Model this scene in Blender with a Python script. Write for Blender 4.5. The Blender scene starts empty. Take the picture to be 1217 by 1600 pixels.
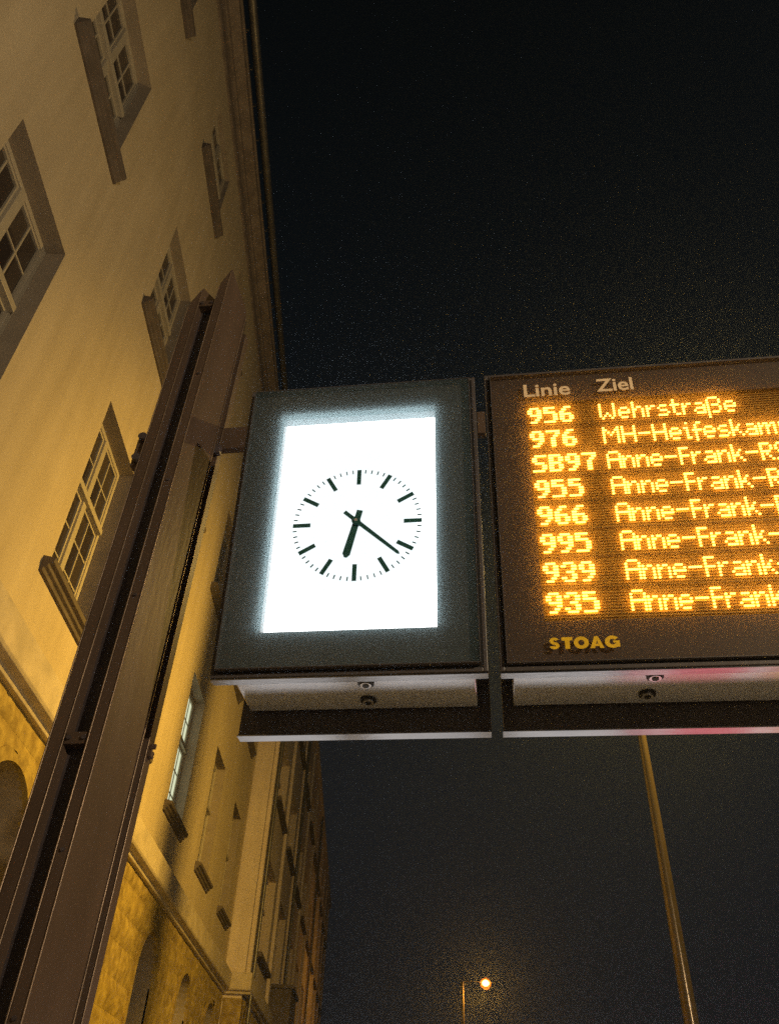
import bpy, bmesh, math, random
from mathutils import Vector, Matrix, noise
random.seed(7)
SC = bpy.context.scene
COL = SC.collection
R = math.radians

# ------------------------------------------------------------------ camera
cd = bpy.data.cameras.new('camera'); cam = bpy.data.objects.new('camera', cd); COL.objects.link(cam)
RC = Matrix(((0.998684, -0.051065, -0.004747), (-0.036207, -0.6365, -0.770427), (0.03632, 0.769585, -0.637511)))
_x = RC.col[0].normalized(); _z = RC.col[2]; _z = (_z - _z.dot(_x)*_x).normalized(); _y = _z.cross(_x)
RC = Matrix((_x, _y, _z)).transposed()
cam.matrix_world = Matrix.Translation((0, 0, 1.6)) @ RC.to_4x4()
cd.sensor_fit = 'VERTICAL'; cd.sensor_height = 36; cd.lens = 36*1255/1600
cd.clip_start = 0.05; cd.clip_end = 3000
SC.camera = cam

# ------------------------------------------------------------------ world: night sky with city glow low down
wd = bpy.data.worlds.new('World'); SC.world = wd; wd.use_nodes = True
nt = wd.node_tree; nt.nodes.clear()
wo = nt.nodes.new('ShaderNodeOutputWorld'); bg = nt.nodes.new('ShaderNodeBackground')
tc = nt.nodes.new('ShaderNodeTexCoord'); sx = nt.nodes.new('ShaderNodeSeparateXYZ'); cr = nt.nodes.new('ShaderNodeValToRGB')
nt.links.new(tc.outputs['Generated'], sx.inputs[0]); nt.links.new(sx.outputs['Z'], cr.inputs[0])
nt.links.new(cr.outputs[0], bg.inputs[0]); nt.links.new(bg.outputs[0], wo.inputs[0])
el = cr.color_ramp.elements
el[0].position = 0.0; el[0].color = (.0105, .0112, .0140, 1)
el[1].position = 0.95; el[1].color = (.0014, .0021, .0025, 1)
e = el.new(.35); e.color = (.0078, .0092, .0122, 1)
e = el.new(.62); e.color = (.0040, .0056, .0074, 1)
bg.inputs[1].default_value = 1.0

SC.view_settings.view_transform = 'Standard'; SC.view_settings.look = 'None'
SC.view_settings.exposure = 0; SC.view_settings.gamma = 1
SC.cycles.use_denoising = False
SC.cycles.max_bounces = 6; SC.cycles.volume_bounces = 0; SC.cycles.transparent_max_bounces = 12
SC.cycles.sample_clamp_indirect = 1
SC.cycles.sample_clamp_direct = 5

# ------------------------------------------------------------------ helpers
def mat(name, color, rough=.6, metal=0, spec=.5, bump=0, scale=8, var=0, color2=None, emit=None, estr=0, detail=6, stretch=None, bumpscale=None, coat=0):
    m = bpy.data.materials.new(name); m.use_nodes = True
    t = m.node_tree; b = t.nodes['Principled BSDF']
    b.inputs['Base Color'].default_value = (*color, 1); b.inputs['Roughness'].default_value = rough
    b.inputs['Metallic'].default_value = metal; b.inputs['Specular IOR Level'].default_value = spec
    b.inputs['Coat Weight'].default_value = coat
    if emit: b.inputs['Emission Color'].default_value = (*emit, 1); b.inputs['Emission Strength'].default_value = estr
    if var or bump or color2:
        c = t.nodes.new('ShaderNodeTexCoord'); mp = t.nodes.new('ShaderNodeMapping')
        t.links.new(c.outputs['Object'], mp.inputs[0])
        if stretch: mp.inputs['Scale'].default_value = stretch
        n = t.nodes.new('ShaderNodeTexNoise'); n.inputs['Scale'].default_value = scale; n.inputs['Detail'].default_value = detail
        t.links.new(mp.outputs[0], n.inputs[0])
        if var or color2:
            r = t.nodes.new('ShaderNodeValToRGB')
            c2 = color2 or tuple(x*(1-var) for x in color)
            r.color_ramp.elements[0].position = .35; r.color_ramp.elements[0].color = (*c2, 1)
            r.color_ramp.elements[1].position = .65; r.color_ramp.elements[1].color = (*color, 1)
            t.links.new(n.outputs[0], r.inputs[0]); t.links.new(r.outputs[0], b.inputs['Base Color'])
        if bump:
            n2 = t.nodes.new('ShaderNodeTexNoise'); n2.inputs['Scale'].default_value = bumpscale or scale*6; n2.inputs['Detail'].default_value = 8
            t.links.new(mp.outputs[0], n2.inputs[0])
            bp = t.nodes.new('ShaderNodeBump'); bp.inputs['Strength'].default_value = bump; bp.inputs['Distance'].default_value = .02
            t.links.new(n2.outputs[0], bp.inputs['Height']); t.links.new(bp.outputs[0], b.inputs['Normal'])
    return m

def emitter(name, color, strength):
    m = bpy.data.materials.new(name); m.use_nodes = True; t = m.node_tree; t.nodes.clear()
    o = t.nodes.new('ShaderNodeOutputMaterial'); e = t.nodes.new('ShaderNodeEmission')
    e.inputs[0].default_value = (*color, 1); e.inputs[1].default_value = strength
    t.links.new(e.outputs[0], o.inputs[0]); return m

def glow_glass(name, trans, gloss=.04, tint=(1, 1, 1), veil=.0, rough=.08):
    """clear sheet that lets most light through, scatters a little of it, and mirrors a little"""
    m = bpy.data.materials.new(name); m.use_nodes = True; t = m.node_tree; t.nodes.clear()
    o = t.nodes.new('ShaderNodeOutputMaterial')
    tr = t.nodes.new('ShaderNodeBsdfTransparent')
    tl = t.nodes.new('ShaderNodeBsdfTranslucent'); tl.inputs[0].default_value = (*tint, 1)
    df = t.nodes.new('ShaderNodeBsdfDiffuse'); df.inputs[0].default_value = (*tint, 1)
    gl = t.nodes.new('ShaderNodeBsdfGlossy'); gl.inputs['Roughness'].default_value = rough
    a = t.nodes.new('ShaderNodeMixShader'); a.inputs[0].default_value = trans
    t.links.new(tr.outputs[0], a.inputs[1]); t.links.new(tl.outputs[0], a.inputs[2])
    b = t.nodes.new('ShaderNodeMixShader'); b.inputs[0].default_value = veil
    t.links.new(a.outputs[0], b.inputs[1]); t.links.new(df.outputs[0], b.inputs[2])
    c = t.nodes.new('ShaderNodeMixShader'); c.inputs[0].default_value = gloss
    t.links.new(b.outputs[0], c.inputs[1]); t.links.new(gl.outputs[0], c.inputs[2])
    t.links.new(c.outputs[0], o.inputs[0]); return m

class MB:
    """collects boxes, prisms and quads into one mesh"""
    def __init__(s): s.v = []; s.f = []; s.sm = []
    def add(s, vs, fs, smooth=False):
        k = len(s.v); s.v += [tuple(v) for v in vs]; s.f += [tuple(i+k for i in f) for f in fs]; s.sm += [smooth]*len(fs); return s
    def box(s, x0, x1, y0, y1, z0, z1):
        vs = [(x, y, z) for x in (x0, x1) for y in (y0, y1) for z in (z0, z1)]
        return s.add(vs, [(0, 1, 3, 2), (4, 6, 7, 5), (0, 4, 5, 1), (2, 3, 7, 6), (0, 2, 6, 4), (1, 5, 7, 3)])
    def quad(s, a, b, c, d): return s.add([a, b, c, d], [(0, 1, 2, 3)])
    def prism(s, prof, a, b, axis='y'):
        """prof: closed list of 2D points; axis y -> (x,z); axis x -> (y,z); axis z -> (x,y)"""
        n = len(prof)
        def P(p, t): return (p[0], t, p[1]) if axis == 'y' else ((t, p[0], p[1]) if axis == 'x' else (p[0], p[1], t))
        vs = [P(p, a) for p in prof]+[P(p, b) for p in prof]
        fs = [tuple(range(n)), tuple(range(2*n-1, n-1, -1))]+[(i, i+n, (i+1) % n+n, (i+1) % n) for i in range(n)]
        return s.add(vs, fs)
    def tube(s, path, radii, n=16, caps=True):
        path = [Vector(p) for p in path]; vs = []; fs = []
        up = None
        for i, p in enumerate(path):
            d = (path[min(i+1, len(path)-1)]-path[max(i-1, 0)]).normalized()
            if up is None: up = d.orthogonal().normalized()
            up = (up-up.dot(d)*d).normalized(); q = d.cross(up)
            r = radii[i] if isinstance(radii, (list, tuple)) else radii
            vs += [p+up*math.cos(2*math.pi*k/n)*r+q*math.sin(2*math.pi*k/n)*r for k in range(n)]
        for i in range(len(path)-1):
            fs += [(i*n+k, i*n+(k+1) % n, (i+1)*n+(k+1) % n, (i+1)*n+k) for k in range(n)]
        s.add(vs, fs, True)
        if caps:
            s.add(vs[:n], [tuple(range(n-1, -1, -1))]); s.add(vs[-n:], [tuple(range(n))])
        return s
    def mesh(s, name, m):
        me = bpy.data.meshes.new(name); me.from_pydata(s.v, [], s.f)
        me.polygons.foreach_set('use_smooth', s.sm)
        bm = bmesh.new(); bm.from_mesh(me)
        if len(bm.faces) < 20000: bmesh.ops.recalc_face_normals(bm, faces=bm.faces)
        bm.to_mesh(me); bm.free()
        if m: me.materials.append(m)
        return me
    def build(s, name, m, parent=None, bevel=0, loc=None):
        return link(name, s.mesh(name, m), parent, bevel, loc)
def link(name, me, parent=None, bevel=0, loc=None):
    o = bpy.data.objects.new(name, me); COL.objects.link(o)
    if parent: o.parent = parent
    if loc: o.location = loc
    if bevel:
        b = o.modifiers.new('bevel', 'BEVEL'); b.width = bevel; b.segments = 2; b.limit_method = 'ANGLE'
    return o
def tag(o, label=None, cat=None, group=None, kind=None):
    if label: o['label'] = label
    if cat: o['category'] = cat
    if group: o['group'] = group
    if kind: o['kind'] = kind
    return o
def empty(name, loc=(0, 0, 0)):
    o = bpy.data.objects.new(name, None); COL.objects.link(o); o.location = loc; o.empty_display_size = .2; return o
def copy_tree(o, parent=None):
    c = o.copy(); COL.objects.link(c); c.parent = parent
    for ch in [k for k in o.children]: copy_tree(ch, c)
    return c

# ------------------------------------------------------------------ materials
def plaster_mat(name, c1, c2):
    m = mat(name, c1, .9, bump=.25, scale=.9, color2=c2, bumpscale=60)
    t = m.node_tree; b = t.nodes['Principled BSDF']
    src = b.inputs['Base Color'].links[0].from_socket
    c = t.nodes.new('ShaderNodeTexCoord'); mp = t.nodes.new('ShaderNodeMapping'); mp.inputs['Scale'].default_value = (3, 3, .25)
    n = t.nodes.new('ShaderNodeTexNoise'); n.inputs['Scale'].default_value = 1.6; n.inputs['Detail'].default_value = 9
    t.links.new(c.outputs['Object'], mp.inputs[0]); t.links.new(mp.outputs[0], n.inputs[0])
    r = t.nodes.new('ShaderNodeValToRGB'); r.color_ramp.elements[0].position = .3; r.color_ramp.elements[0].color = (.72, .7, .68, 1)
    r.color_ramp.elements[1].position = .62; r.color_ramp.elements[1].color = (1, 1, 1, 1)
    t.links.new(n.outputs[0], r.inputs[0])
    mx = t.nodes.new('ShaderNodeMixRGB'); mx.blend_type = 'MULTIPLY'; mx.inputs[0].default_value = .42
    t.links.new(src, mx.inputs[1]); t.links.new(r.outputs[0], mx.inputs[2]); t.links.new(mx.outputs[0], b.inputs['Base Color'])
    return m
M = dict(
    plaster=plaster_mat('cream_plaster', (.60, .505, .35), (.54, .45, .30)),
    wing=plaster_mat('grey_plaster', (.80, .69, .57), (.68, .58, .48)),
    wingglass=mat('dull_window_glass', (.46, .39, .33), .5, spec=.3, scale=2, var=.35),
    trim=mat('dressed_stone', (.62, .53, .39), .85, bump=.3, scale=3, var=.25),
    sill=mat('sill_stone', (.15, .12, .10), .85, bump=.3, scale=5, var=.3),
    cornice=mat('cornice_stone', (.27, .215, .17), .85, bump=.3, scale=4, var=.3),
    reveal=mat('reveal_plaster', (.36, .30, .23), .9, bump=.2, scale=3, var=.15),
    stone=mat('rough_sandstone', (.45, .34, .095), .95, bump=1.0, scale=6.5, color2=(.26, .185, .05), bumpscale=12),
    mortar=mat('dark_mortar', (.27, .20, .07), .95, bump=.3, scale=9, var=.3),
    window=mat('window_paint', (.46, .41, .32), .5, scale=6, var=.1, bump=.05),
    glass=mat('dark_window_glass', (.028, .022, .024), .06, spec=.6, scale=1.5, var=.3),
    interior=mat('dark_interior', (.03, .025, .02), .9, scale=2, var=.2),
    roof=mat('roof_tile', (.12, .07, .05), .8, bump=.4, scale=4, var=.3),
    zinc=mat('zinc_gutter', (.20, .19, .18), .45, metal=.6, scale=6, var=.3),
    steel=mat('brown_steel', (.108, .074, .055), .48, scale=7, var=.22, bump=.08, stretch=(1, 1, .25), spec=.16),
    highlight=mat('edge_highlight_steel', (.34, .25, .18), .38, metal=.5, scale=14, var=.45, stretch=(1, 1, .3)),  # paler metal, the edges' highlight put into its colour
    steel_dark=mat('dark_steel', (.075, .062, .070), .55, scale=7, var=.3, bump=.08),
    box=mat('anthracite_coat', (.085, .076, .080), .42, scale=5, var=.14, bump=.05, spec=.4),
    mask=mat('anthracite_mask', (.050, .043, .046), .5, scale=5, var=.10, bump=.03, spec=.4),
    under=mat('brushed_aluminium', (.80, .84, .90), .20, metal=.3, scale=9, var=.12, bump=.015, stretch=(.15, 1, 1)),
    rim=mat('polished_aluminium', (.32, .32, .32), .22, metal=1, scale=12, var=.25, bump=.04, stretch=(.3, 1, 1)),
    chrome=mat('chrome', (.7, .7, .7), .2, metal=.5, scale=20, var=.15),
    black=mat('black_rubber', (.012, .012, .013), .5, scale=20, var=.2),
    ink=mat('glare_green_ink', (.014, .100, .090), .35, scale=30, var=.2),  # black marks; green lift is the dial's glare, put into the colour
    asphalt=mat('asphalt', (.055, .053, .05), .85, bump=.6, scale=3, var=.3, bumpscale=160),
    paving=mat('paving_slab', (.34, .32, .30), .85, bump=.4, scale=2, var=.25, bumpscale=60),
    kerb=mat('kerb_stone', (.30, .28, .26), .8, bump=.4, scale=5, var=.2),
    pole=mat('galvanised_pole', (.16, .125, .085), .24, metal=.65, scale=9, var=.25, bump=.06, stretch=(1, 1, .2)),
    matrix=mat('amber_matrix_board', (.80, .46, .05), .6, scale=30, var=.25, bump=.05),
    fin=mat('amber_matrix_fin', (.12, .07, .02), .5, scale=40, var=.25),
    gold=mat('yellow_print', (.95, .60, .01), .5, scale=60, var=.12),
    cream=mat('cream_print', (.92, .70, .45), .5, scale=60, var=.12),
)
def vary(m, c2):
    t = m.node_tree; b = t.nodes['Principled BSDF']; src = b.inputs['Base Color'].links[0].from_socket
    oi = t.nodes.new('ShaderNodeObjectInfo'); mx = t.nodes.new('ShaderNodeMixRGB'); mx.inputs[2].default_value = (*c2, 1)
    t.links.new(oi.outputs['Random'], mx.inputs[0]); t.links.new(src, mx.inputs[1]); t.links.new(mx.outputs[0], b.inputs['Base Color'])
vary(M['glass'], (.075, .060, .048))
M['led'] = emitter('amber_led', (1, .46, .06), 16)
def edge_lit():
    m = emitter('dial_light', (1.0, .99, .98), 1); t = m.node_tree; em = [n for n in t.nodes if n.type == 'EMISSION'][0]
    c = t.nodes.new('ShaderNodeTexCoord'); sp_ = t.nodes.new('ShaderNodeSeparateXYZ'); t.links.new(c.outputs['Object'], sp_.inputs[0])
    def mt(op, a, b=None):
        n = t.nodes.new('ShaderNodeMath'); n.operation = op
        for k, q in enumerate((a, b)):
            if q is None: continue
            if isinstance(q, (int, float)): n.inputs[k].default_value = q
            else: t.links.new(q, n.inputs[k])
        return n.outputs[0]
    fx = mt('POWER', mt('ABSOLUTE', mt('DIVIDE', mt('ADD', sp_.outputs[0], .018), .32)), 10)
    fz = mt('POWER', mt('ABSOLUTE', mt('DIVIDE', mt('ADD', sp_.outputs[2], -.053), .493)), 15)
    t.links.new(mt('ADD', mt('MULTIPLY', mt('MAXIMUM', fx, fz), 6), 1.25), em.inputs[1]); return m
M['dial'] = edge_lit()
M['sheet'] = glow_glass('clock_cover_sheet', .18, .02, (.62, .88, .96), veil=.015)  # scatter and bluish tint stand in for the glow spread over the frame
M['sheet2'] = glow_glass('board_cover_sheet', .13, .02, (1, .74, .42), veil=.0)  # amber tint stands in for the glow around the LED rows

# ------------------------------------------------------------------ ground, pavement, road
o = MB().quad((-900, -900, -.12), (900, -900, -.12), (900, 900, -.12), (-900, 900, -.12)).build('ground', M['asphalt']); tag(o, kind='structure')
o = MB().box(-3.36, 3.95, -40, 90, -.10, 0).build('pavement', M['paving']); tag(o, kind='structure')
o = MB().box(3.95, 4.10, -40, 90, -.11, .006).build('kerb', M['kerb']); tag(o, kind='structure')
o = MB().quad((4.10, -60, -.112), (14, -60, -.112), (14, 120, -.112), (4.10, 120, -.112)).build('road', M['asphalt']); tag(o, kind='structure')

# ------------------------------------------------------------------ the main building
XF = -3.4                       # plaster face
S_ = 3.4/6
def Z(u): return 1.6+(u-1.6)*S_
def Y(u): return u*S_
bld = empty('plaster_building', (XF, 7, 0))
bld_off = Vector((XF, 7, 0))
tag(bld, 'tall cream plaster building with muntin windows above a rough stone base, beside the post', 'building')
class WB(MB):                    # world coordinates, stored relative to the building's base
    off = bld_off
    def build(s, name, m, parent=None, bevel=0):
        s.v = [tuple(Vector(v)-s.off) for v in s.v]
        return MB.build(s, name, m, parent, bevel)
Y0, Y1 = -14.0, 22.72
ROWS = [(Z(9.85), Z(14.2)), (Z(17.55), Z(21.1)), (Z(25.2), Z(28.05))]
COLS = [Y(11.97+5.97*k) for k in range(-5, 5)]
WW = Y(2.42)
ZB = Z(8.25)                     # top of the string course
ZT = 17.75
REV = .24
wall = WB()
ys = sorted([Y0, Y1]+[c for c in COLS]+[c+WW for c in COLS])
zs = sorted([ZB-.02, ZT]+[z for r in ROWS for z in r])
holes = [(c, c+WW, r[0], r[1]) for c in COLS for r in ROWS]
for i in range(len(ys)-1):
    for j in range(len(zs)-1):
        cy, cz = (ys[i]+ys[i+1])/2, (zs[j]+zs[j+1])/2
        if any(h[0] < cy < h[1] and h[2] < cz < h[3] for h in holes): continue
        wall.quad((XF, ys[i], zs[j]), (XF, ys[i+1], zs[j]), (XF, ys[i+1], zs[j+1]), (XF, ys[i], zs[j+1]))
wall.build('plaster_wall', M['plaster'], bld)
# the mass behind the facade
WB().box(XF-12, XF-REV-.13, Y0, Y1+.3, 0, ZT+.2).build('inner_wall', M['interior'], bld)
WB().prism([(XF-.0, ZT+.25), (XF-6, ZT+4.6), (XF-12, ZT+.25)], Y0, Y1+.4).build('roof', M['roof'], bld)

def make_window(W, H, lower_rows, individually, REV=.24):
    """origin at the lower near corner of the opening, on the plaster face; x out of the wall, y along it"""
    t = empty('window')
    r = MB()                     # plaster lining of the opening
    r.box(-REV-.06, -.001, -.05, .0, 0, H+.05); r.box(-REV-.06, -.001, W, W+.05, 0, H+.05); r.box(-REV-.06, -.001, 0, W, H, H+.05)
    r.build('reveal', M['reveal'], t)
    xg = -REV; f = MB(); d0, d1 = xg-.02, xg+.045
    ft = .065
    f.box(d0, d1, 0, ft, 0, H); f.box(d0, d1, W-ft, W, 0, H); f.box(d0, d1, ft, W-ft, H-ft, H); f.box(d0, d1, ft, W-ft, 0, ft)
    ht = H*(.42 if lower_rows == 3 else .48)
    zt = H-ht
    f.box(d0, d1+.012, W/2-.055, W/2+.055, ft, zt-.04); f.box(d0, d1+.012, W/2-.055, W/2+.055, zt+.04, H-ft)
    f.box(d0, d1+.05, ft, W-ft, zt-.04, zt+.04)
    f.build('frame', M['window'], t, .006)
    f.v = []; f.f = []; f.sm = []
    panes = []; bars = MB()
    for (a, b) in ((ft, W/2-.055), (W/2+.055, W-ft)):
        for (z0, z1, nr) in ((ft, zt-.04, lower_rows), (zt+.04, H-ft, 2)):
            s = .035              # sash
            bars.box(xg-.005, xg+.028, a, a+s, z0, z1); bars.box(xg-.005, xg+.028, b-s, b, z0, z1)
            bars.box(xg-.005, xg+.028, a+s, b-s, z0, z0+s); bars.box(xg-.005, xg+.028, a+s, b-s, z1-s, z1)
            m = .011
            bars.box(xg-.004, xg+.02, (a+b)/2-m, (a+b)/2+m, z0+s, z1-s)
            for k in range(1, nr):
                zz = z0+s+(z1-z0-2*s)*k/nr
                bars.box(xg-.004, xg+.018, a+s, (a+b)/2-m, zz-m, zz+m); bars.box(xg-.004, xg+.018, (a+b)/2+m, b-s, zz-m, zz+m)
            for k in range(nr):
                for q in range(2):
                    y0 = a+s if q == 0 else (a+b)/2+m; y1 = (a+b)/2-m if q == 0 else b-s
                    za = z0+s+(z1-z0-2*s)*k/nr; zb = z0+s+(z1-z0-2*s)*(k+1)/nr
                    panes.append((y0, y1, za+m*.8, zb-m*.8))
    bars.build('glazing_bar', M['window'], t)
    g = M['glass']
    if individually:
        for p in panes:
            MB().box(0, .006, 0, p[1]-p[0], 0, p[3]-p[2]).build('pane', g, t, loc=(xg-.001, p[0], p[2]))
    else:
        q = MB()
        for p in panes: q.box(xg-.001, xg+.005, p[0], p[1], p[2], p[3])
        q.build('pane', g, t)
    # moulded sill, standing out from the wall
    prof = [(-REV, -.004), (-REV, -.10), (.0, -.17), (.035, -.17), (.04, -.13), (.075, -.115), (.08, -.085), (.125, -.07), (.135, -.02), (.125, -.015)]
    q = MB().prism([(x, z) for x, z in prof if x >= 0]+[(.0, .012)], -.17, W+.17)
    q.box(-REV+.0, -.002, .002, W-.002, -.06, .002)
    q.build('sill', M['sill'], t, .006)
    return t
protos = {}
for ri, (z0, z1) in enumerate(ROWS):
    for near in (True, False):
        protos[ri, near] = make_window(WW, z1-z0, 3 if ri == 0 else 2, near, (.24, .21, .13)[ri])
used = set()
for ri, (z0, z1) in enumerate(ROWS):
    for k, c in enumerate(COLS):
        near = 3 <= k <= 5 and not (ri == 2 and k == 3)
        t = protos[ri, near]
        if (ri, near) in used: t = copy_tree(t)
        used.add((ri, near)); t.parent = bld
        t.location = Vector((XF, c, z0))-bld_off
        if ri == 0 and k == 7:
            lit_window = t

# string course between plaster and stone
sp = [(XF-.05, ZB-.47), (XF+.10, ZB-.47), (XF+.12, ZB-.42), (XF+.20, ZB-.40), (XF+.22, ZB-.37), (XF+.22, ZB-.05), (XF+.20, ZB-.02), (XF+.02, ZB+.005), (XF-.05, ZB+.005)]
WB().prism(sp, Y0, Y1-.222).build('string_course', M['trim'], bld, .008)
WB().box(XF-.001, XF+.045, Y0, Y1-.0, ZB+.006, ZB+.055).build('wall_skirting', M['sill'], bld)
# cornice
cp = [(XF-.1, 17.28), (XF+.02, 17.28), (XF+.045, 17.34), (XF+.03, 17.40), (XF+.03, 17.62), (XF+.06, 17.70), (XF+.09, 17.72), (XF+.10, 17.80), (XF+.24, 17.90), (XF+.27, 17.92), (XF+.27, 18.08), (XF+.30, 18.12), (XF+.30, 18.2), (XF-.1, 18.2)]
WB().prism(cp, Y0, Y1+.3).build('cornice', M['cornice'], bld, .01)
g = WB(); n = 12
pts = [(XF+.44+.085*math.cos(a), 18.33+.085*math.sin(a)) for a in [math.pi+math.pi*i/n for i in range(n+1)]]
pts += [(XF+.44+.075*math.cos(a), 18.33+.075*math.sin(a)) for a in [2*math.pi-math.pi*i/n for i in range(n+1)]]
g.prism(pts, Y0, Y1+.3); g.build('gutter', M['zinc'], bld)
q = WB()
yy = Y0+.4
while yy < Y1: q.box(XF+.30, XF+.35, yy, yy+.02, 18.21, 18.30); yy += .7
q.build('gutter_bracket', M['zinc'], bld)

# rough stone base with round-arched windows
AC = [Y(11.97+5.97*k)+.70 for k in range(-3, 5)]     # arch centres
AR = .68; ASP = 3.78; ABOT = 1.15
core = WB(); XS = XF+.02
def in_arch(y, z, grow=0):
    for c in AC:
        if abs(y-c) < AR+grow and z > ABOT-grow:
            if z < ASP: return True
            if (y-c)**2+(z-ASP)**2 < (AR+grow)**2: return True
    return False
# wall core with smooth arched holes
edges = [Y0]
for c in AC: edges += [c-AR, c+AR]
edges.append(Y1)
ZTOP = ZB-.471
for i in range(0, len(edges), 2): core.quad((XS, edges[i], 0), (XS, edges[i+1], 0), (XS, edges[i+1], ZTOP), (XS, edges[i], ZTOP))
NA = 18
for c in AC:
    core.quad((XS, c-AR, 0), (XS, c+AR, 0), (XS, c+AR, ABOT), (XS, c-AR, ABOT))
    for i in range(NA):
        a0, a1 = math.pi-math.pi*i/NA, math.pi-math.pi*(i+1)/NA
        p0 = (c+AR*math.cos(a0), ASP+AR*math.sin(a0)); p1 = (c+AR*math.cos(a1), ASP+AR*math.sin(a1))
        core.quad((XS, p0[0], p0[1]), (XS, p1[0], p1[1]), (XS, p1[0], ZTOP), (XS, p0[0], ZTOP))
sw = core.build('stone_wall', M['mortar'], bld)

def arch_line(c, r, bot, n=18):
    return [(c-r, bot)]+[(c+r*math.cos(math.pi-math.pi*i/n), ASP+r*math.sin(math.pi-math.pi*i/n)) for i in range(n+1)]+[(c+r, bot)]
def make_arch():
    t = empty('arched_window')
    inner = arch_line(0, AR, ABOT); D = .42
    r = MB()                     # deep reveal
    for a, b in zip(inner, inner[1:]): r.quad((0.02, a[0], a[1]), (0.02, b[0], b[1]), (-D, b[0], b[1]), (-D, a[0], a[1]))
    r.quad((0.02, -AR, ABOT), (0.02, AR, ABOT), (-D, AR, ABOT), (-D, -AR, ABOT))
    r.build('reveal', M['reveal'], t)
    f = MB()                     # frame following the arch
    for rr0, rr1, x0, x1 in ((AR, AR-.09, -D+.02, -D+.11), (AR-.09, AR-.14, -D+.02, -D+.08)):
        A = arch_line(0, rr0, ABOT); B = arch_line(0, rr1, ABOT)
        for i in range(len(A)-1):
            f.add([(x1, *A[i]), (x1, *A[i+1]), (x1, *B[i+1]), (x1, *B[i]), (x0, *A[i]), (x0, *A[i+1]), (x0, *B[i+1]), (x0, *B[i])],
                  [(0, 1, 2, 3), (3, 2, 6, 7)])
    f.box(-D+.02, -D+.12, -.045, .045, ABOT, ASP+AR-.14)
    f.box(-D+.021, -D+.14, -AR+.1, AR-.1, ASP-.25, ASP-.15)
    for z in (1.9, 2.65, 4.0): f.box(-D+.022, -D+.06, -AR+.1, AR-.1, z-.015, z+.015)
    for y in (-.32, .32): f.box(-D+.023, -D+.055, y-.015, y+.015, ABOT, 4.2)
    f.build('frame', M['window'], t)
    p = arch_line(0, AR-.01, ABOT)
    q = MB(); q.add([(-D+.03, y, z) for y, z in p], [tuple(range(len(p)))]); q.build('pane', M['glass'], t)
    q = MB().prism([(-D, ABOT-.12), (.12, ABOT-.12), (.12, ABOT-.03), (-D, ABOT+.02)], -AR-.1, AR+.1); q.build('sill', M['sill'], t, .01)
    return t
pa = make_arch()
for i, c in enumerate(AC):
    t = pa if i == 0 else copy_tree(pa)
    t.parent = bld; t.location = Vector((XF, c, 0))-bld_off

# individual rough blocks, proud of the mortar
def stone_block(y0, y1, z0, z1, seed):
    nx = max(2, int((y1-y0)/.07)); nz = max(2, int((z1-z0)/.07))
    g = .0008; vs = []; idx = {}; fs = []; cells = set()
    tilt = random.uniform(-.012, .012); base = random.uniform(.015, .03)
    for i in range(nx+1):
        for j in range(nz+1):
            y = y0+g+(y1-y0-2*g)*i/nx; z = z0+g+(z1-z0-2*g)*j/nz
            e = min(i, nx-i, j, nz-j)
            h = base+.025+.035*noise.noise((y*2.2, z*2.8, 2.2))+.030*noise.noise((y*8, z*8, seed))+tilt*(i/nx-.5)
            if e == 0: h = .017
            elif e == 1: h = .017+(h-.017)*.6
            idx[i, j] = len(vs); vs.append((XS+max(h, .003), y, z))
    for i in range(nx):
        for j in range(nz):
            yc = y0+(y1-y0)*(i+.5)/nx; zc = z0+(z1-z0)*(j+.5)/nz
            if in_arch(yc, zc, .07): continue
            cells.add((i, j))
    best = set()
    while cells:
        st = [cells.pop()]; isl = set(st)
        while st:
            a, b = st.pop()
            for nb in ((a+1, b), (a-1, b), (a, b+1), (a, b-1)):
                if nb in cells: cells.discard(nb); isl.add(nb); st.append(nb)
        if len(isl) > len(best): best = isl
    fs = [(idx[i, j], idx[i+1, j], idx[i+1, j+1], idx[i, j+1]) for i, j in sorted(best)]
    if len(fs) < 3: return
    keep = sorted({k for f in fs for k in f}); rm = {k: n for n, k in enumerate(keep)}
    vs = [vs[k] for k in keep]; fs = [tuple(rm[k] for k in f) for f in fs]
    m = WB(); m.add(vs, fs, True); m.build('stone', M['stone'], sw)
ctr = 0; z = 1.2; course = 0
sw_h = [.42, .36, .40, .34, .44, .38, .40, .36, .38, .3]
while z < ZTOP-.02:
    h = min(sw_h[course % 10], ZTOP-z)
    if ZTOP-z-h < .15: h = ZTOP-z
    y = 5.2+random.uniform(0, .4)
    while y < Y1-.05:
        L = random.uniform(.5, 1.0); L = min(L, Y1-y)
        if Y1-y-L < .3: L = Y1-y
        stone_block(y, y+L, z, z+h, ctr*7.3); ctr += 1; y += L
    z += h; course += 1
# arch rings: dressed voussoirs flush with the rough blocks
for c in AC[2:]:
    A = arch_line(c, AR, 1.2, 22); B = arch_line(c, AR+.13, 1.2, 22); m = WB(); x1 = XS+.055
    for i in range(len(A)-1):
        m.add([(x1, *A[i]), (x1, *A[i+1]), (x1, *B[i+1]), (x1, *B[i]), (XS-.03, *A[i]), (XS-.03, *A[i+1]), (XS, *B[i+1]), (XS, *B[i])],
              [(0, 1, 2, 3), (0, 1, 5, 4), (3, 2, 6, 7)])
    m.build('arch_ring', M['stone'], bld)
# lit window: an assumed lamp, its green-white glow put into the panes
lit = emitter('assumed_lit_glass', (.80, .84, .56), .95)
for ch in lit_window.children:
    if ch.name.startswith('pane'):
        ch.data = ch.data.copy(); ch.data.materials[0] = lit
        ch['label'] = 'greenish lit panes of window with an assumed lamp inside'

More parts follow.
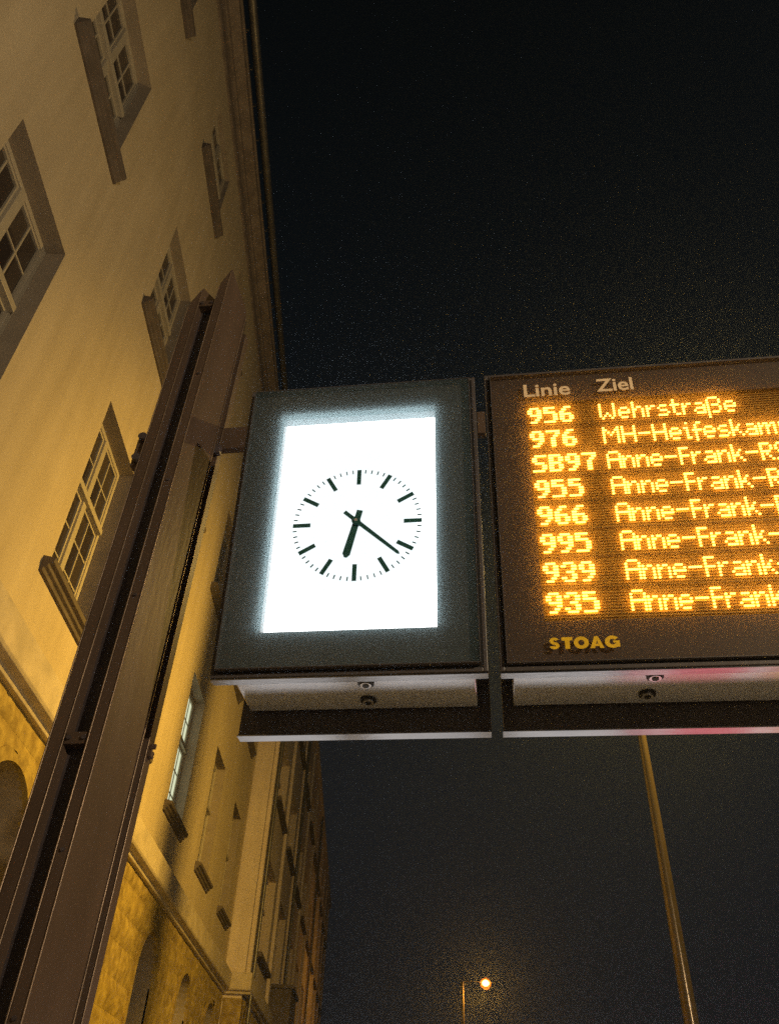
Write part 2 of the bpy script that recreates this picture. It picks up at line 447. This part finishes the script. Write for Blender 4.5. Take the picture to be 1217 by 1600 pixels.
# ------------------------------------------------------------------ the wing further along the street
XW = -2.9; WY0, WY1 = Y1+.02, 69.5
wing = empty('projecting_building', (XW, WY0, 0)); WB.off = Vector((XW, WY0, 0))
tag(wing, 'greyish building with pilasters standing proud beyond the cream plaster facade', 'building')
m = WB()
WR = [(6.2, 8.75), (10.45, 12.6), (14.6, 16.3)]
WC = [24.6+4.9*k for k in range(9)]; WWW = 3.0
ys = sorted([WY0, WY1]+WC+[c+WWW for c in WC]); zs = sorted([0, 17.9]+[z for r in WR for z in r])
wh = [(c, c+WWW, r[0], r[1]) for c in WC for r in WR]
for i in range(len(ys)-1):
    for j in range(len(zs)-1):
        cy, cz = (ys[i]+ys[i+1])/2, (zs[j]+zs[j+1])/2
        if any(h[0] < cy < h[1] and h[2] < cz < h[3] for h in wh): continue
        m.quad((XW, ys[i], zs[j]), (XW, ys[i+1], zs[j]), (XW, ys[i+1], zs[j+1]), (XW, ys[i], zs[j+1]))
m.quad((XW, WY0, 0), (XW-10, WY0, 0), (XW-10, WY0, 17.9), (XW, WY0, 17.9))
m.quad((XW, WY1, 0), (XW-10, WY1, 0), (XW-10, WY1, 17.9), (XW, WY1, 17.9))
m.build('wall', M['wing'], wing)
WB().box(XW-9.9, XW-.5, WY0+.03, WY1-.05, 0, 17.8).build('inner_wall', M['interior'], wing)
WB().prism([(XW-.05, 18.3), (XW-5, 21.5), (XW-10, 18.3)], WY0, WY1).build('roof', M['roof'], wing)
WB().prism([(XW-.1, 17.55), (XW+.03, 17.55), (XW+.05, 17.8), (XW+.16, 17.95), (XW+.18, 18.2), (XW-.1, 18.3)], WY0-.05, WY1+.1).build('cornice', M['wing'], wing)
# its string course turns the corner from the plaster facade
q = WB(); q.prism([(x+.5, z) for x, z in sp], WY0, WY1); q.prism([(WY0-(x-XF), z) for x, z in sp], XF-.05, XW+.219, 'x'); q.build('string_course', M['trim'], wing, .008)
for k in range(9):
    for r in WR:
        c = WC[k]; w = empty('window'); w.parent = wing; w.location = (0, c-WY0, r[0]); H = r[1]-r[0]
        f = MB()
        for y0 in (0, WWW/3-.08, 2*WWW/3-.08, WWW-.12): f.box(-.34, -.22, y0, y0+.16 if y0 not in (0, WWW-.12) else y0+.12, 0, H)
        f.box(-.339, -.225, .12, WWW-.12, H*.6, H*.6+.1); f.box(-.339, -.225, .12, WWW-.12, H-.1, H)
        f.build('frame', M['wing'], w)
        MB().box(-.31, -.30, .0, WWW, 0, H).build('pane', M['wingglass'], w)
        rv = MB().box(-.35, -.002, -.06, 0, 0, H+.05).box(-.35, -.002, WWW, WWW+.06, 0, H+.05).box(-.35, -.002, 0, WWW, H, H+.05)
        rv.build('reveal', M['wing'], w)
        MB().box(-.35, .17, -.10, WWW+.10, -.13, -.005).build('sill', M['sill'], w, .01)
sb = WB(); ny, nz = 60, 46
for (fx, n1) in ((True, 8), (False, ny)):
    g = []
    for i in range(n1+1):
        for j in range(nz+1):
            a = i/n1; z = (ZB-.55)*j/nz
            h = .03+.05*noise.noise((i*.5+9*fx, z*3, 5.5))+.03*noise.noise((i*1.7, z*8, 1.5))
            g.append((XF+.06+(XW+.03-XF-.06)*a, WY0-max(h, 0), z) if fx else (XW+max(h, .01), WY0+(29.0-WY0)*a, z))
    sb.add(g, [(i*(nz+1)+j, (i+1)*(nz+1)+j, (i+1)*(nz+1)+j+1, i*(nz+1)+j+1) for i in range(n1) for j in range(nz)], True)
sb.build('stone_base', M['stone'], wing)
yy = WY0+.25; k = 0
while yy < WY1-.5:
    for (a, wdt, p) in ((0, .42, .10),):
        WB().box(XW-.02, XW+p, yy+a, yy+a+wdt, ZB+.01, 17.56).build('pilaster', M['wing'], wing, .01)
    yy += 4.9 if k else 1.0+.0
    if k == 0: yy = WC[0]+WWW+.75
    k += 1
for yy in (23.15, 33.1, 47.4):
    WB().tube([(XW+.17, yy, .2), (XW+.17, yy, 17.6)], .05, 10).build('downpipe', M['zinc'], wing)
WB().box(XW-.01, XW+.72, 29.15, 31.6, 0, 6.05).box(XW-.012, XW+.80, 29.07, 31.7, 6.052, 6.16).build('porch', M['sill'], wing, .01)
WB.off = bld_off

# ------------------------------------------------------------------ the tilted sign cabinets
P0 = Vector((-0.104778, 2.422004, 3.532076))
U = Vector((0.987595, -0.157024, 0)); V = Vector((-0.018195, -0.114439, 0.993264)); N = Vector((-0.155966, -0.980942, -0.115876))
SM = Matrix((U, -N, V)).transposed().to_4x4(); SM.translation = P0
def sign_root(name): o = empty(name); o.matrix_world = SM; return o

def ring(mb, x0, x1, z0, z1, w, y0, y1):
    mb.box(x0, x0+w, y0, y1, z0, z1); mb.box(x1-w, x1, y0, y1, z0, z1)
    mb.box(x0+w, x1-w, y0, y1, z0, z0+w); mb.box(x0+w, x1-w, y0, y1, z1-w, z1)

def local_rear(x, z):             # a plumb rear door in the tilted frame
    pass
ST, CT = .115876, .993264
def plumb(dep, h, zb=-.613):      # point dep behind and h above the lower front edge, in local (y, z)
    return (dep*CT+h*ST, zb-dep*ST+h*CT)
def cabinet(root, x0, x1, zb, zt, ox0, ox1, oz0, oz1, lock_x, mask_mat):
    H = (zt-zb)
    # front door: outer profile, raised rim, inner mask with its opening
    f = MB()
    ring(f, x0, x1, zb, zt, .016, -.004, .045)
    f.build('door_profile', M['box'], root, .003)
    f = MB(); ring(f, x0+.0165, x1-.0165, zb+.0165, zt-.0165, .006, -.002, .03); f.build('door_seal', M['black'], root)
    f = MB(); a0, a1, b0, b1 = x0+.023, x1-.023, zb+.023, zt-.023
    for (p, q, r, s) in ((a0, ox0, b0, b1), (ox1, a1, b0, b1), (ox0, ox1, b0, oz0), (ox0, ox1, oz1, b1)):
        f.quad((p, 0, r), (q, 0, r), (q, 0, s), (p, 0, s))
    for (p, q, r, s) in ((ox0, ox0, oz0, oz1), (ox1, ox1, oz0, oz1)):
        f.quad((p, 0, r), (p, .043, r), (p, .043, s), (p, 0, s))
    f.quad((ox0, 0, oz0), (ox1, 0, oz0), (ox1, .043, oz0), (ox0, .043, oz0))
    f.quad((ox0, 0, oz1), (ox1, 0, oz1), (ox1, .043, oz1), (ox0, .043, oz1))
    f.build('front_mask', mask_mat, root)
    # polished lower lip
    MB().box(x0+.004, x1-.004, .0465, .062, zb-.001, zb+.03).box(x0+.001, x1-.001, .002, .0464, zb-.006, zb-.0005).build('lower_lip', M['rim'], root)
    # body between the doors
    yb, zb1 = plumb(.372, .057); yt, zt1 = plumb(.372, H*.985)
    yf, zf = plumb(.08, .057)
    prof = [(yf, zf), (yb, zb1), (yt, zt1), (.085, zt-.02)]
    MB().box(x0+.045, x1-.047, .0625, yf-.001, zf+.02, zt-.022).build('door_gasket', M['black'], root)
    MB().prism(prof, x0+.045, x1-.047, 'x').build('body', M['under'], root, .004)
    # rear door
    r = MB(); d0, d1 = .385, .43
    def P(dep, h): return plumb(dep, h)
    for (xa, xb, h0, h1) in ((x0+.004, x1, -.034, H*1.0),):
        A = [P(d0, h0), P(d1, h0), P(d1, h1), P(d0, h1)]
        r.prism(A, xa, xb, 'x')
    r.build('rear_door', M['box'], root, .004)
    a = P(d0-.004, -.004); 
    MB().prism([P(d0-.002, -.040), P(d1+.003, -.040), P(d1+.003, -.030), P(d1+.001, -.030), P(d1+.001, -.0348), P(d0-.002, -.0348)], x0+.001, x1-.001, 'x').build('rear_lip', M['rim'], root)
    # round locks on the underside
    for dep in (.155, .29):
        h = .057
        y, z = plumb(dep, h); dn = Vector((0, ST*-1, -CT)).normalized()
        c = Vector((lock_x-.01*(dep > .2), y, z))
        L = MB(); L.tube([c, c+dn*.010], .030, 24); L.build('lock', M['black'], root)
        lk = root.children[-1]
        L = MB(); L.tube([c+dn*.0101, c+dn*.016], .021, 24); k = L.build('lock_ring', M['chrome'], root)
        k.parent = lk_find(root)
        L = MB(); L.tube([c+dn*.0161, c+dn*.019], .012, 20); k = L.build('lock_core', M['black'], root); k.parent = lk_find(root)
def lk_find(root):
    ls = [o for o in bpy.data.objects if o.parent == root and o.name.startswith('lock') and not o.name.startswith('lock_')]
    return sorted(ls, key=lambda o: o.name)[-1]

clock = sign_root('clock_box')
tag(clock, 'anthracite box with a glowing white face and round analogue dial showing half past six or so', 'clock')
clock['label'] = 'anthracite clock box with glowing white face, left of the departure board'
CX0, CX1, CZB, CZT = -.500, .4725, -.611, .7155
px0, px1, pz0, pz1 = -.338, .3015, -.4404, .5457
cabinet(clock, CX0, CX1, CZB, CZT, px0, px1, pz0, pz1, .03, M['mask'])
# light panel, brighter at its edges as edge-lit acrylic is
MB().box(px0-.01, px1+.01, .0432, .055, pz0-.01, pz1+.01).build('light_panel', M['dial'], clock)
MB().box(CX0+.026, CX1-.026, -.030, -.026, CZB+.026, CZT-.026).build('cover_sheet', M['sheet'], clock)
f = MB(); ring(f, CX0+.0232, CX1-.0232, CZB+.0232, CZT-.0232, .0026, -.0305, .003); f.build('sheet_holder', M['box'], clock)
DC = (.0020, -.0125); DR = .249
def bar(mb, ang, r0, r1, w, y0, y1, w2=None):
    w2 = w2 or w; ca, sa = math.sin(ang), math.cos(ang)
    def P(r, s): return (DC[0]+ca*r+sa*s, DC[1]+sa*r-ca*s)
    pr = [P(r0, -w/2), P(r1, -w2/2), P(r1, w2/2), P(r0, w/2)]
    mb.prism(pr, y0, y1, 'y')
for k in range(60):
    a = 2*math.pi*k/60
    if k % 5 == 0:
        m = MB(); bar(m, a, DR-.069, DR, .0165, -.0335, -.0305); m.build('hour_mark', M['ink'], clock)
    else:
        m = MB(); bar(m, a, DR-.016, DR, .0042, -.0335, -.0305); m.build('minute_mark', M['ink'], clock)
am = math.atan2(.190, -.152); ah = math.atan2(-.047, -.127)
def hand_angle(dx, dz): return math.atan2(dx, dz)
m = MB(); a = hand_angle(.178, -.162); bar(m, a, -.062, .0, .015, -.052, -.047); bar(m, a, 0, .218, .0165, -.052, -.047, .012); bar(m, a, .2181, .226, .011, -.052, -.047, .003)
m.build('minute_hand', M['ink'], clock)
m = MB(); a = hand_angle(-.0345, -.150); bar(m, a, -.052, 0, .023, -.044, -.039); bar(m, a, 0, .145, .024, -.044, -.039, .029); bar(m, a, .1451, .158, .028, -.044, -.039, .010)
m.build('hour_hand', M['ink'], clock)
m = MB(); m.tube([(DC[0], -.0305, DC[1]), (DC[0], -.055, DC[1])], .017, 28); m.build('hub', M['ink'], clock)
m = MB(); m.tube([(DC[0], -.0552, DC[1]), (DC[0], -.058, DC[1])], .006, 16); m.build('hub_screw', M['chrome'], clock)

board = sign_root('departure_board')
tag(board, 'wide anthracite departure board with eight rows of amber LED text, right of the clock', 'departure board')
BX0, BX1 = .5131, 2.42
mx0, mx1, mz0, mz1 = .674, 2.27, -.4325, .5530
cabinet(board, BX0, BX1, -.613, .7200, mx0, mx1, mz0, mz1, 1.045, M['mask'])
mp = MB().box(mx0-.01, mx1+.01, .022, .030, mz0-.01, mz1+.01).build('matrix_panel', M['matrix'], board)
fn = MB(); z = mz0+.003; k = 0
while z < mz1:
    fn.box(mx0, mx1, .0145, .0219, z, z+.0022); z += .0118; k += 1
tag(fn.build('matrix_fin', M['fin'], mp), kind='stuff')
for k in range(8):
    z = .531-.1218*k+.022
    MB().box(mx0, mx1, .011, .0218, z-.0015, z+.0015).build('row_divider', M['black'], board)
MB().box(BX0+.026, BX1-.026, -.020, -.016, -.613+.026, .72-.026).build('cover_sheet', M['sheet2'], board)
f = MB(); ring(f, BX0+.0232, BX1-.0232, -.613+.0232, .72-.0232, .0026, -.0205, .003); f.build('sheet_holder', M['box'], board)
NUM = {
 '9': '.xxxx.|xx..xx|xx..xx|.xxxxx|....xx|...xx.|.xxx..', '5': 'xxxxx.|xx....|xxxxx.|....xx|....xx|....xx|xxxxx.',
 '6': '..xxx.|.xx...|xx....|xxxxx.|xx..xx|xx..xx|.xxxx.', '7': 'xxxxxx|....xx|...xx.|..xx..|..xx..|..xx..|..xx..',
 '3': '.xxxx.|xx..xx|....xx|..xxx.|....xx|xx..xx|.xxxx.', 'S': '.xxxxx|xx....|xx....|.xxxx.|....xx|....xx|xxxxx.',
 'B': 'xxxxx.|xx..xx|xx..xx|xxxxx.|xx..xx|xx..xx|xxxxx.'}
LET = {
 'A': '.xxxx.|x....x|x....x|xxxxxx|x....x|x....x|x....x', 'n': '.....|.....|x.xx.|xx..x|x...x|x...x|x...x', 'e': '.....|.....|.xxx.|x...x|xxxxx|x....|.xxx.',
 '-': '.....|.....|.....|xxxxx|.....|.....|.....', 'F': 'xxxx.|x....|x....|xxxx.|x....|x....|x....', 'r': '....|....|x.xx|xx..|x...|x...|x...',
 'a': '.....|.....|.xxx.|....x|.xxxx|x...x|.xxxx', 'k': 'x....|x....|x..x.|x.x..|xxx..|x..x.|x...x', 'R': 'xxxx.|x...x|x...x|xxxx.|x.x..|x..x.|x...x',
 'S': '.xxxx|x....|x....|.xxx.|....x|....x|xxxx.', 'W': 'x.....x|x.....x|x.....x|x.....x|x..x..x|x.x.x.x|.x...x.', 'h': 'x....|x....|x.xx.|xx..x|x...x|x...x|x...x',
 's': '.....|.....|.xxx.|x....|.xxx.|....x|xxxx.', 't': '.x..|.x..|xxxx|.x..|.x..|.x..|..xx', 'ß': '.xxxx.|x....x|x....x|x.xxx.|x....x|x....x|x.xxx.|x.....|x.....',
 'M': 'x.....x|xx...xx|x.x.x.x|x..x..x|x.....x|x.....x|x.....x', 'H': 'x....x|x....x|x....x|xxxxxx|x....x|x....x|x....x', 'i': '.x.|...|xx.|.x.|.x.|.x.|.xx',
 'f': '..xx|.x..|.x..|xxxx|.x..|.x..|.x..|.x..', 'm': '.......|.......|x.xx.xx|xx.xx.x|x..x..x|x..x..x|x..x..x', 'p': '.....|.....|x.xx.|xx..x|x...x|xx..x|x.xx.|x....|x....'}
ADV = {'A': 6.3, 'n': 5.8, 'k': 5.6, 'F': 4.9, 'r': 4.9, '-': 6, 'i': 3.6, 'f': 4.5, 't': 4.9, 'W': 8.3, 'M': 8, 'H': 7, 'm': 8.3, 'ß': 7.2, 'a': 5.6, 's': 5.5}
cache = {}
def glyph(ch, num):
    if (ch, num) not in cache:
        G = (NUM if num else LET)[ch].split('|'); m = MB(); p = .0092 if num else .0091
        for j, row in enumerate(G):
            for i, c in enumerate(row):
                if c == 'x':
                    w = .0092 if num else .0088; x = i*p; zz = -j*.01205
                    pr = [(x, zz-.0018), (x+.0016, zz-.0034), (x+w-.0016, zz-.0034), (x+w, zz-.0018), (x+w, zz+.0008), (x+w-.0016, zz+.0024), (x+.0016, zz+.0024), (x, zz+.0008)]
                    m.prism(pr, .006, .0095, 'y')
        cache[ch, num] = m.mesh('led_character', M['led'])
    return cache[ch, num]
ROWT = [('956', 'Wehrstraße'), ('976', 'MH-Heifeskamp'), ('SB97', 'Anne-Frank-RS'), ('955', 'Anne-Frank-RS'), ('966', 'Anne-Frank-RS'), ('995', 'Anne-Frank-RS'), ('939', 'Anne-Frank-RS'), ('935', 'Anne-Frank-RS')]
for k, (num, dest) in enumerate(ROWT):
    zt = .529-.1218*k
    for txt, isn, x in ((num, True, .682+.0005*k), (dest, False, .967+.001*k)):
        t = empty('led_text'); t.parent = board; t.location = (x, 0, zt); t['label'] = 'amber LED text reading '+txt
        cx = 0
        for ch in txt:
            o = link('led_character', glyph(ch, isn), t, loc=(cx, 0, 0))
            cx += .0637 if isn else .0091*ADV.get(ch, 6)
def text_part(s, name, m, parent, x0, x1, zb, zt, y, off=0, ref=None):
    c = bpy.data.curves.new(name, 'FONT'); c.body = s; c.size = 1; c.offset = off; c.extrude = .001; c.resolution_u = 6
    o = bpy.data.objects.new(name, c); COL.objects.link(o)
    dg = bpy.context.evaluated_depsgraph_get(); me = bpy.data.meshes.new_from_object(o.evaluated_get(dg))
    bpy.data.objects.remove(o); bpy.data.curves.remove(c)
    xs = [v.co.x for v in me.vertices]; a, b = min(xs), max(xs); top = max(v.co.y for v in me.vertices); bot = min(0, min(v.co.y for v in me.vertices))
    for v in me.vertices:
        x, yy, zz = v.co
        v.co = (x0+(x-a)/(b-a)*(x1-x0), y-zz*.2, zb+(yy-bot)/(top-bot)*(zt-zb))
    me.materials.clear(); me.materials.append(m)
    return link(name, me, parent)
text_part('Linie', 'heading_text', M['cream'], board, .672, .860, .570, .638, -.0205, .018)['label'] = 'cream heading Linie'
text_part('Ziel', 'heading_text', M['cream'], board, .966, 1.112, .574, .642, -.0205, .018)['label'] = 'cream heading Ziel'
# heavy yellow operator lettering, drawn stroke by stroke
def letters():
    t = empty('operator_lettering'); t.parent = board; t['label'] = 'heavy yellow STOAG lettering'
    H, w = .0425, .0125; z0 = -.5465; y0, y1 = -.0209, -.0203
    def arc(m, cx, cz, rx, rz, a0, a1, th, n=18):
        for i in range(n):
            b0 = R(a0+(a1-a0)*i/n); b1 = R(a0+(a1-a0)*(i+1)/n)
            o0 = (cx+rx*math.cos(b0), cz+rz*math.sin(b0)); o1 = (cx+rx*math.cos(b1), cz+rz*math.sin(b1))
            i0 = (cx+(rx-th)*math.cos(b0), cz+(rz-th*.8)*math.sin(b0)); i1 = (cx+(rx-th)*math.cos(b1), cz+(rz-th*.8)*math.sin(b1))
            m.prism([o0, o1, i1, i0], y0, y1, 'y')
    m = MB(); x = .6815; r = H/4+.0022            # S
    arc(m, x+.0165, z0+H-r, .0155, r, 20, 270, .0125); arc(m, x+.0160, z0+r, .0165, r, 90, -165, .0125)
    m.build('letter', M['gold'], t)
    m = MB(); x = .7225; m.box(x, x+.036, y0, y1, z0+H-.012, z0+H); m.box(x+.0105, x+.0260, y0, y1, z0, z0+H-.0121); m.build('letter', M['gold'], t)
    m = MB(); arc(m, .787, z0+H/2, .0250, H/2+.001, 0, 360, .0150, 32); m.build('letter', M['gold'], t)
    m = MB(); x = .815                             # A
    m.prism([(x, z0), (x+.0145, z0), (x+.0285, z0+H), (x+.0165, z0+H)], y0, y1, 'y')
    m.prism([(x+.0315, z0), (x+.046, z0), (x+.0287, z0+H), (x+.0235, z0+H*.72)], y0, y1, 'y')
    m.box(x+.0125, x+.034, y0+.0002, y1-.0002, z0+.0075, z0+.0155); m.build('letter', M['gold'], t)
    m = MB(); cx = .8895; arc(m, cx, z0+H/2, .0250, H/2+.001, 40, 325, .0150, 28)
    m.box(cx+.002, cx+.0235, y0, y1, z0+H*.42, z0+H*.60); m.box(cx+.0115, cx+.0234, y0+.0002, y1-.0002, z0+.003, z0+H*.419); m.build('letter', M['gold'], t)
letters()

# ------------------------------------------------------------------ the steel post that carries the cabinets
post = empty('sign_post')
NNv = Vector((0.157024, 0.987595, 0)); PM = Matrix((U, NNv, Vector((0, 0, 1)))).transposed().to_4x4(); PM.translation = Vector((P0.x, P0.y, 0)); post.matrix_world = PM
tag(post, 'tall brown steel post of two hollow uprights with dark gap, left of the clock', 'post')
HT = 5.15
def upright(pts, zs):
    m = MB(); vs = [(x, y, 0) for x, y in pts]+[(x, y, z) for (x, y), z in zip(pts, zs)]
    m.add(vs, [(0, 3, 2, 1), (4, 5, 6, 7), (0, 1, 5, 4), (1, 2, 6, 5), (2, 3, 7, 6), (3, 0, 4, 7)]); return m
upright([(-1.034, .08), (-.982, .08), (-.975, .33), (-1.034, .33)], (5.20, 5.33, 5.50, 5.36)).build('upright', M['steel'], post, .006)
upright([(-.893, .08), (-.846, .08), (-.802, .30), (-.862, .30)], (5.36, 5.50, 5.38, 5.28)).build('upright', M['steel'], post, .006)
MB().box(-.9815, -.8935, .135, .147, .0, 5.24).build('web_plate', M['steel_dark'], post)
MB().box(-.912, -.905, .120, .130, 3.4, 4.95).build('cable', M['steel'], post)
for z in (2.70, 5.17): MB().box(-.9814, -.8936, .086, .1345, z, z+.045).build('brace', M['steel'], post, .004)
MB().box(-.862, -.822, .3015, .328, 0, 5.26).build('rear_strip', M['steel_dark'], post)
MB().box(-.862, -.790, .3285, .385, 0, 4.324).box(-.862, -.790, .3285, .385, 4.471, 5.22).build('rear_flange', M['steel'], post, .005)
MB().box(-.862, -.54, .330, .370, 4.325, 4.470).box(-.54, -.20, .332, .368, 4.327, 4.468).build('arm', M['steel'], post, .004)
MB().box(.474, .512, .330, .370, 4.325, 4.470).build('arm', M['steel'], post, .003)
MB().box(-.828, -.77, .300, .3275, 4.27, 4.322).build('gusset', M['steel_dark'], post, .003)
MB().box(-1.085, -1.0345, .10, .17, 4.02, 4.20).build('hinge_plate', M['steel'], post, .006)
for z in (4.05, 4.18): MB().tube([(-1.052, .099, z), (-1.052, .070, z)], .020, 12).build('bolt', M['steel_dark'], post)
for z in (2.722, 5.19):
    for x in (-.965, -.912): MB().tube([(x, .0855, z), (x, .078, z)], .008, 8).build('bolt', M['steel_dark'], post)
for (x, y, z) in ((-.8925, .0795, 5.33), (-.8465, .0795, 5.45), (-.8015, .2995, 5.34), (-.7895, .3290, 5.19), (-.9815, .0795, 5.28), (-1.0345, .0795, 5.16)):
    MB().tube([(x, y, .04), (x, y, z)], .0030, 8).build('edge_highlight', M['highlight'], post)  # thin rods added along the edges, drawn as bright highlight lines
for z in (.9, 1.9, 2.35, 3.3, 3.9, 4.6): MB().tube([(-.869, .0795, z), (-.869, .0735, z)], .0065, 8).build('bolt', M['steel_dark'], post)
m = MB(); m.box(-.7895, -.775, .340, .370, 2.76, 2.785).box(-.7895, -.765, .345, .352, 2.79, 2.81); m.build('clip', M['steel'], post, .002)
MB().box(-1.25, -.70, -.05, .50, .001, .03).build('base_plate', M['steel'], post, .005)
# ------------------------------------------------------------------ street lamps: pole, arm, luminaire
sod = emitter('sodium_bowl', (1, .56, .16), 34)
halo = glow_glass('halo_globe', .16, 0, (1, .42, .05))  # orange tint stands in for the glow around the bowl
def make_lamp(pos, rot, H, arm, kw, kg, cone=150, r0=.105, r1=.06, gcol=(1, .66, .24), scol=(1, .58, .075), bs=1.0):
    t = empty('street_lamp', pos); t.rotation_euler = (0, 0, rot)
    MB().tube([(0, 0, 0), (0, 0, 1.2), (0, 0, H)], [r0*1.05, r0, r1], 20).build('pole', M['pole'], t)
    MB().box(-.16, .16, -.16, .16, -.02, .03).build('base_plate', M['pole'], t, .01)
    MB().tube([(0, 0, H-.02), (.05, 0, H+.02), (.2, 0, H+.04), (arm-.2, 0, H+.06)], .028, 12).build('arm', M['pole'], t)
    h = MB(); h.add([(arm-.3, -.06, H+.02), (arm+.38, -.10, H+.02), (arm+.38, .10, H+.02), (arm-.3, .06, H+.02), (arm-.25, -.04, H+.11), (arm+.3, -.06, H+.13), (arm+.3, .06, H+.13), (arm-.25, .04, H+.11)],
          [(0, 1, 2, 3), (4, 7, 6, 5), (0, 4, 5, 1), (1, 5, 6, 2), (2, 6, 7, 3), (3, 7, 4, 0)])
    h.build('luminaire', M['zinc'], t, .01)
    b = MB(); nu, nv = 20, 10; vs = []
    for j in range(nv+1):
        for i in range(nu):
            p = math.pi*j/nv; a = 2*math.pi*i/nu
            vs.append((arm+.08+bs*.19*math.sin(p)*math.cos(a), bs*.17*math.sin(p)*math.sin(a), H-.02-bs*.15*math.cos(p)))
    b.add(vs, [(j*nu+i, j*nu+(i+1) % nu, (j+1)*nu+(i+1) % nu, (j+1)*nu+i) for j in range(nv) for i in range(nu)], True); b.build('lamp_bowl', sod, t)
    b2 = MB(); nu, nv = 24, 14
    b2.add([(arm+.08+.29*math.sin(math.pi*j/nv)*math.cos(2*math.pi*i/nu), .29*math.sin(math.pi*j/nv)*math.sin(2*math.pi*i/nu), H-.04-.29*math.cos(math.pi*j/nv)) for j in range(nv+1) for i in range(nu)],
           [(j*nu+i, j*nu+(i+1) % nu, (j+1)*nu+(i+1) % nu, (j+1)*nu+i) for j in range(nv) for i in range(nu)], True); b2.build('halo_shell', halo, t)  # shell added around the bowl, shaped as its glow
    for nm, e, col, typ in (('lamp_light', kw, scol, 'SPOT'), ('lamp_glow', kg, gcol, 'POINT')):
        if e <= 0: continue
        l = bpy.data.lights.new(nm, typ); l.energy = e; l.color = col; l.shadow_soft_size = .10
        if typ == 'SPOT': l.spot_size = R(cone); l.spot_blend = 1
        o = bpy.data.objects.new(nm, l); COL.objects.link(o); o.parent = t; o.location = (arm+.08, 0, H-.46)
        if typ == 'SPOT': o.rotation_euler = (0, R(50), 0)
    return t
l1 = make_lamp((3.3, 9.3, 0), math.atan2(-.776, 1), 9.2, 1.22, 5000, 620, r0=.088, r1=.022)
MB().tube([(0, 0, 8.05), (0, 0, 9.26)], .105, 20).build('shadow_sleeve', M['pole'], l1)  # unseen sleeve, added to widen the pole's shadow on the facade
tag(l1, 'tall tapered lamp pole lit along its right edge, passing up behind the departure board', 'street lamp', 'street lamps along the road')
l2 = make_lamp((5.5, 50.2, 0), R(-3), 10.0, 1.2, 1300, 220, r0=.12, r1=.085, gcol=(1, .42, .06), scol=(1, .45, .05), bs=1.05)
tag(l2, 'distant street lamp with glowing amber head, low in the night sky', 'street lamp', 'street lamps along the road')
added_lamp = make_lamp((5.6, -3.2, 0), R(178), 5.2, .9, 0, 1250, gcol=(1, .78, .50))  # unseen lamp behind the viewer, added to light the sign fronts
tag(added_lamp, 'added shorter lamp, unseen behind the viewer, lighting the sign fronts', 'street lamp', 'street lamps along the road')

# ------------------------------------------------------------------ assumed, unseen backlit poster case under the board (mirrored in its polished underside)
pc = empty('poster_case'); pc.matrix_world = PM.copy(); pc.matrix_world.translation = Vector((3.05, 6.3, 0))
tag(pc, 'assumed free-standing backlit poster case below the departure board', 'poster case')
MB().box(-.92, .92, -.06, .06, .35, 2.12).build('case', M['box'], pc, .01)
for x in (-.5, .5): MB().box(x-.03, x+.03, -.03, .03, 0, .349).build('leg', M['box'], pc)
cols = [((.9, .30, .32), -.88, -.72), ((1, .78, .76), -.72, -.56), ((.95, .22, .25), -.56, .10), ((1, .9, .85), .10, .28), ((.95, .30, .25), .28, .52), ((.95, .75, .2), .52, .88)]
for c, a, b in cols:
    MB().box(a, b-.002, -.068, -.0602, .40, 2.07).build('poster_panel', emitter('poster_'+str(round(a, 2)), c, 1.7), pc)

for k, cx in enumerate((-.75, .42, 1.58)):  # unseen glowing cases, added to brighten the sign undersides
    tc_ = empty('fill_case'); tc_.matrix_world = PM.copy(); tc_.matrix_world.translation = Vector((cx, 6.55-.16*cx, 0))
    tag(tc_, ('left added light case below the clock', 'middle added light case, between its two neighbours', 'added light case beside the pink poster case')[k], 'light case', 'added light cases below the signs')
    MB().box(-.52, .52, -.06, .06, .35, 2.12).build('case', M['box'], tc_, .01)
    for x in (-.4, .4): MB().box(x-.03, x+.03, -.03, .03, 0, .349).build('leg', M['box'], tc_)
    MB().box(-.48, .48, -.068, -.0602, .42, 2.05).build('fill_panel', emitter('fill_glow', (1, .94, .92), 1.2), tc_)

# ------------------------------------------------------------------ bluish air volume, added to stand in for glare around the lit signs
hz = MB().box(-60, 60, -60, 160, -1.5, 30).build('glare_haze', None); tag(hz, kind='stuff')
m = bpy.data.materials.new('glare_haze'); m.use_nodes = True; t = m.node_tree; t.nodes.clear()
o = t.nodes.new('ShaderNodeOutputMaterial'); v = t.nodes.new('ShaderNodeVolumePrincipled')
v.inputs['Color'].default_value = (.68, .84, 1, 1); v.inputs['Density'].default_value = .0050; v.inputs['Anisotropy'].default_value = .86
t.links.new(v.outputs[0], o.inputs['Volume']); hz.data.materials.append(m)
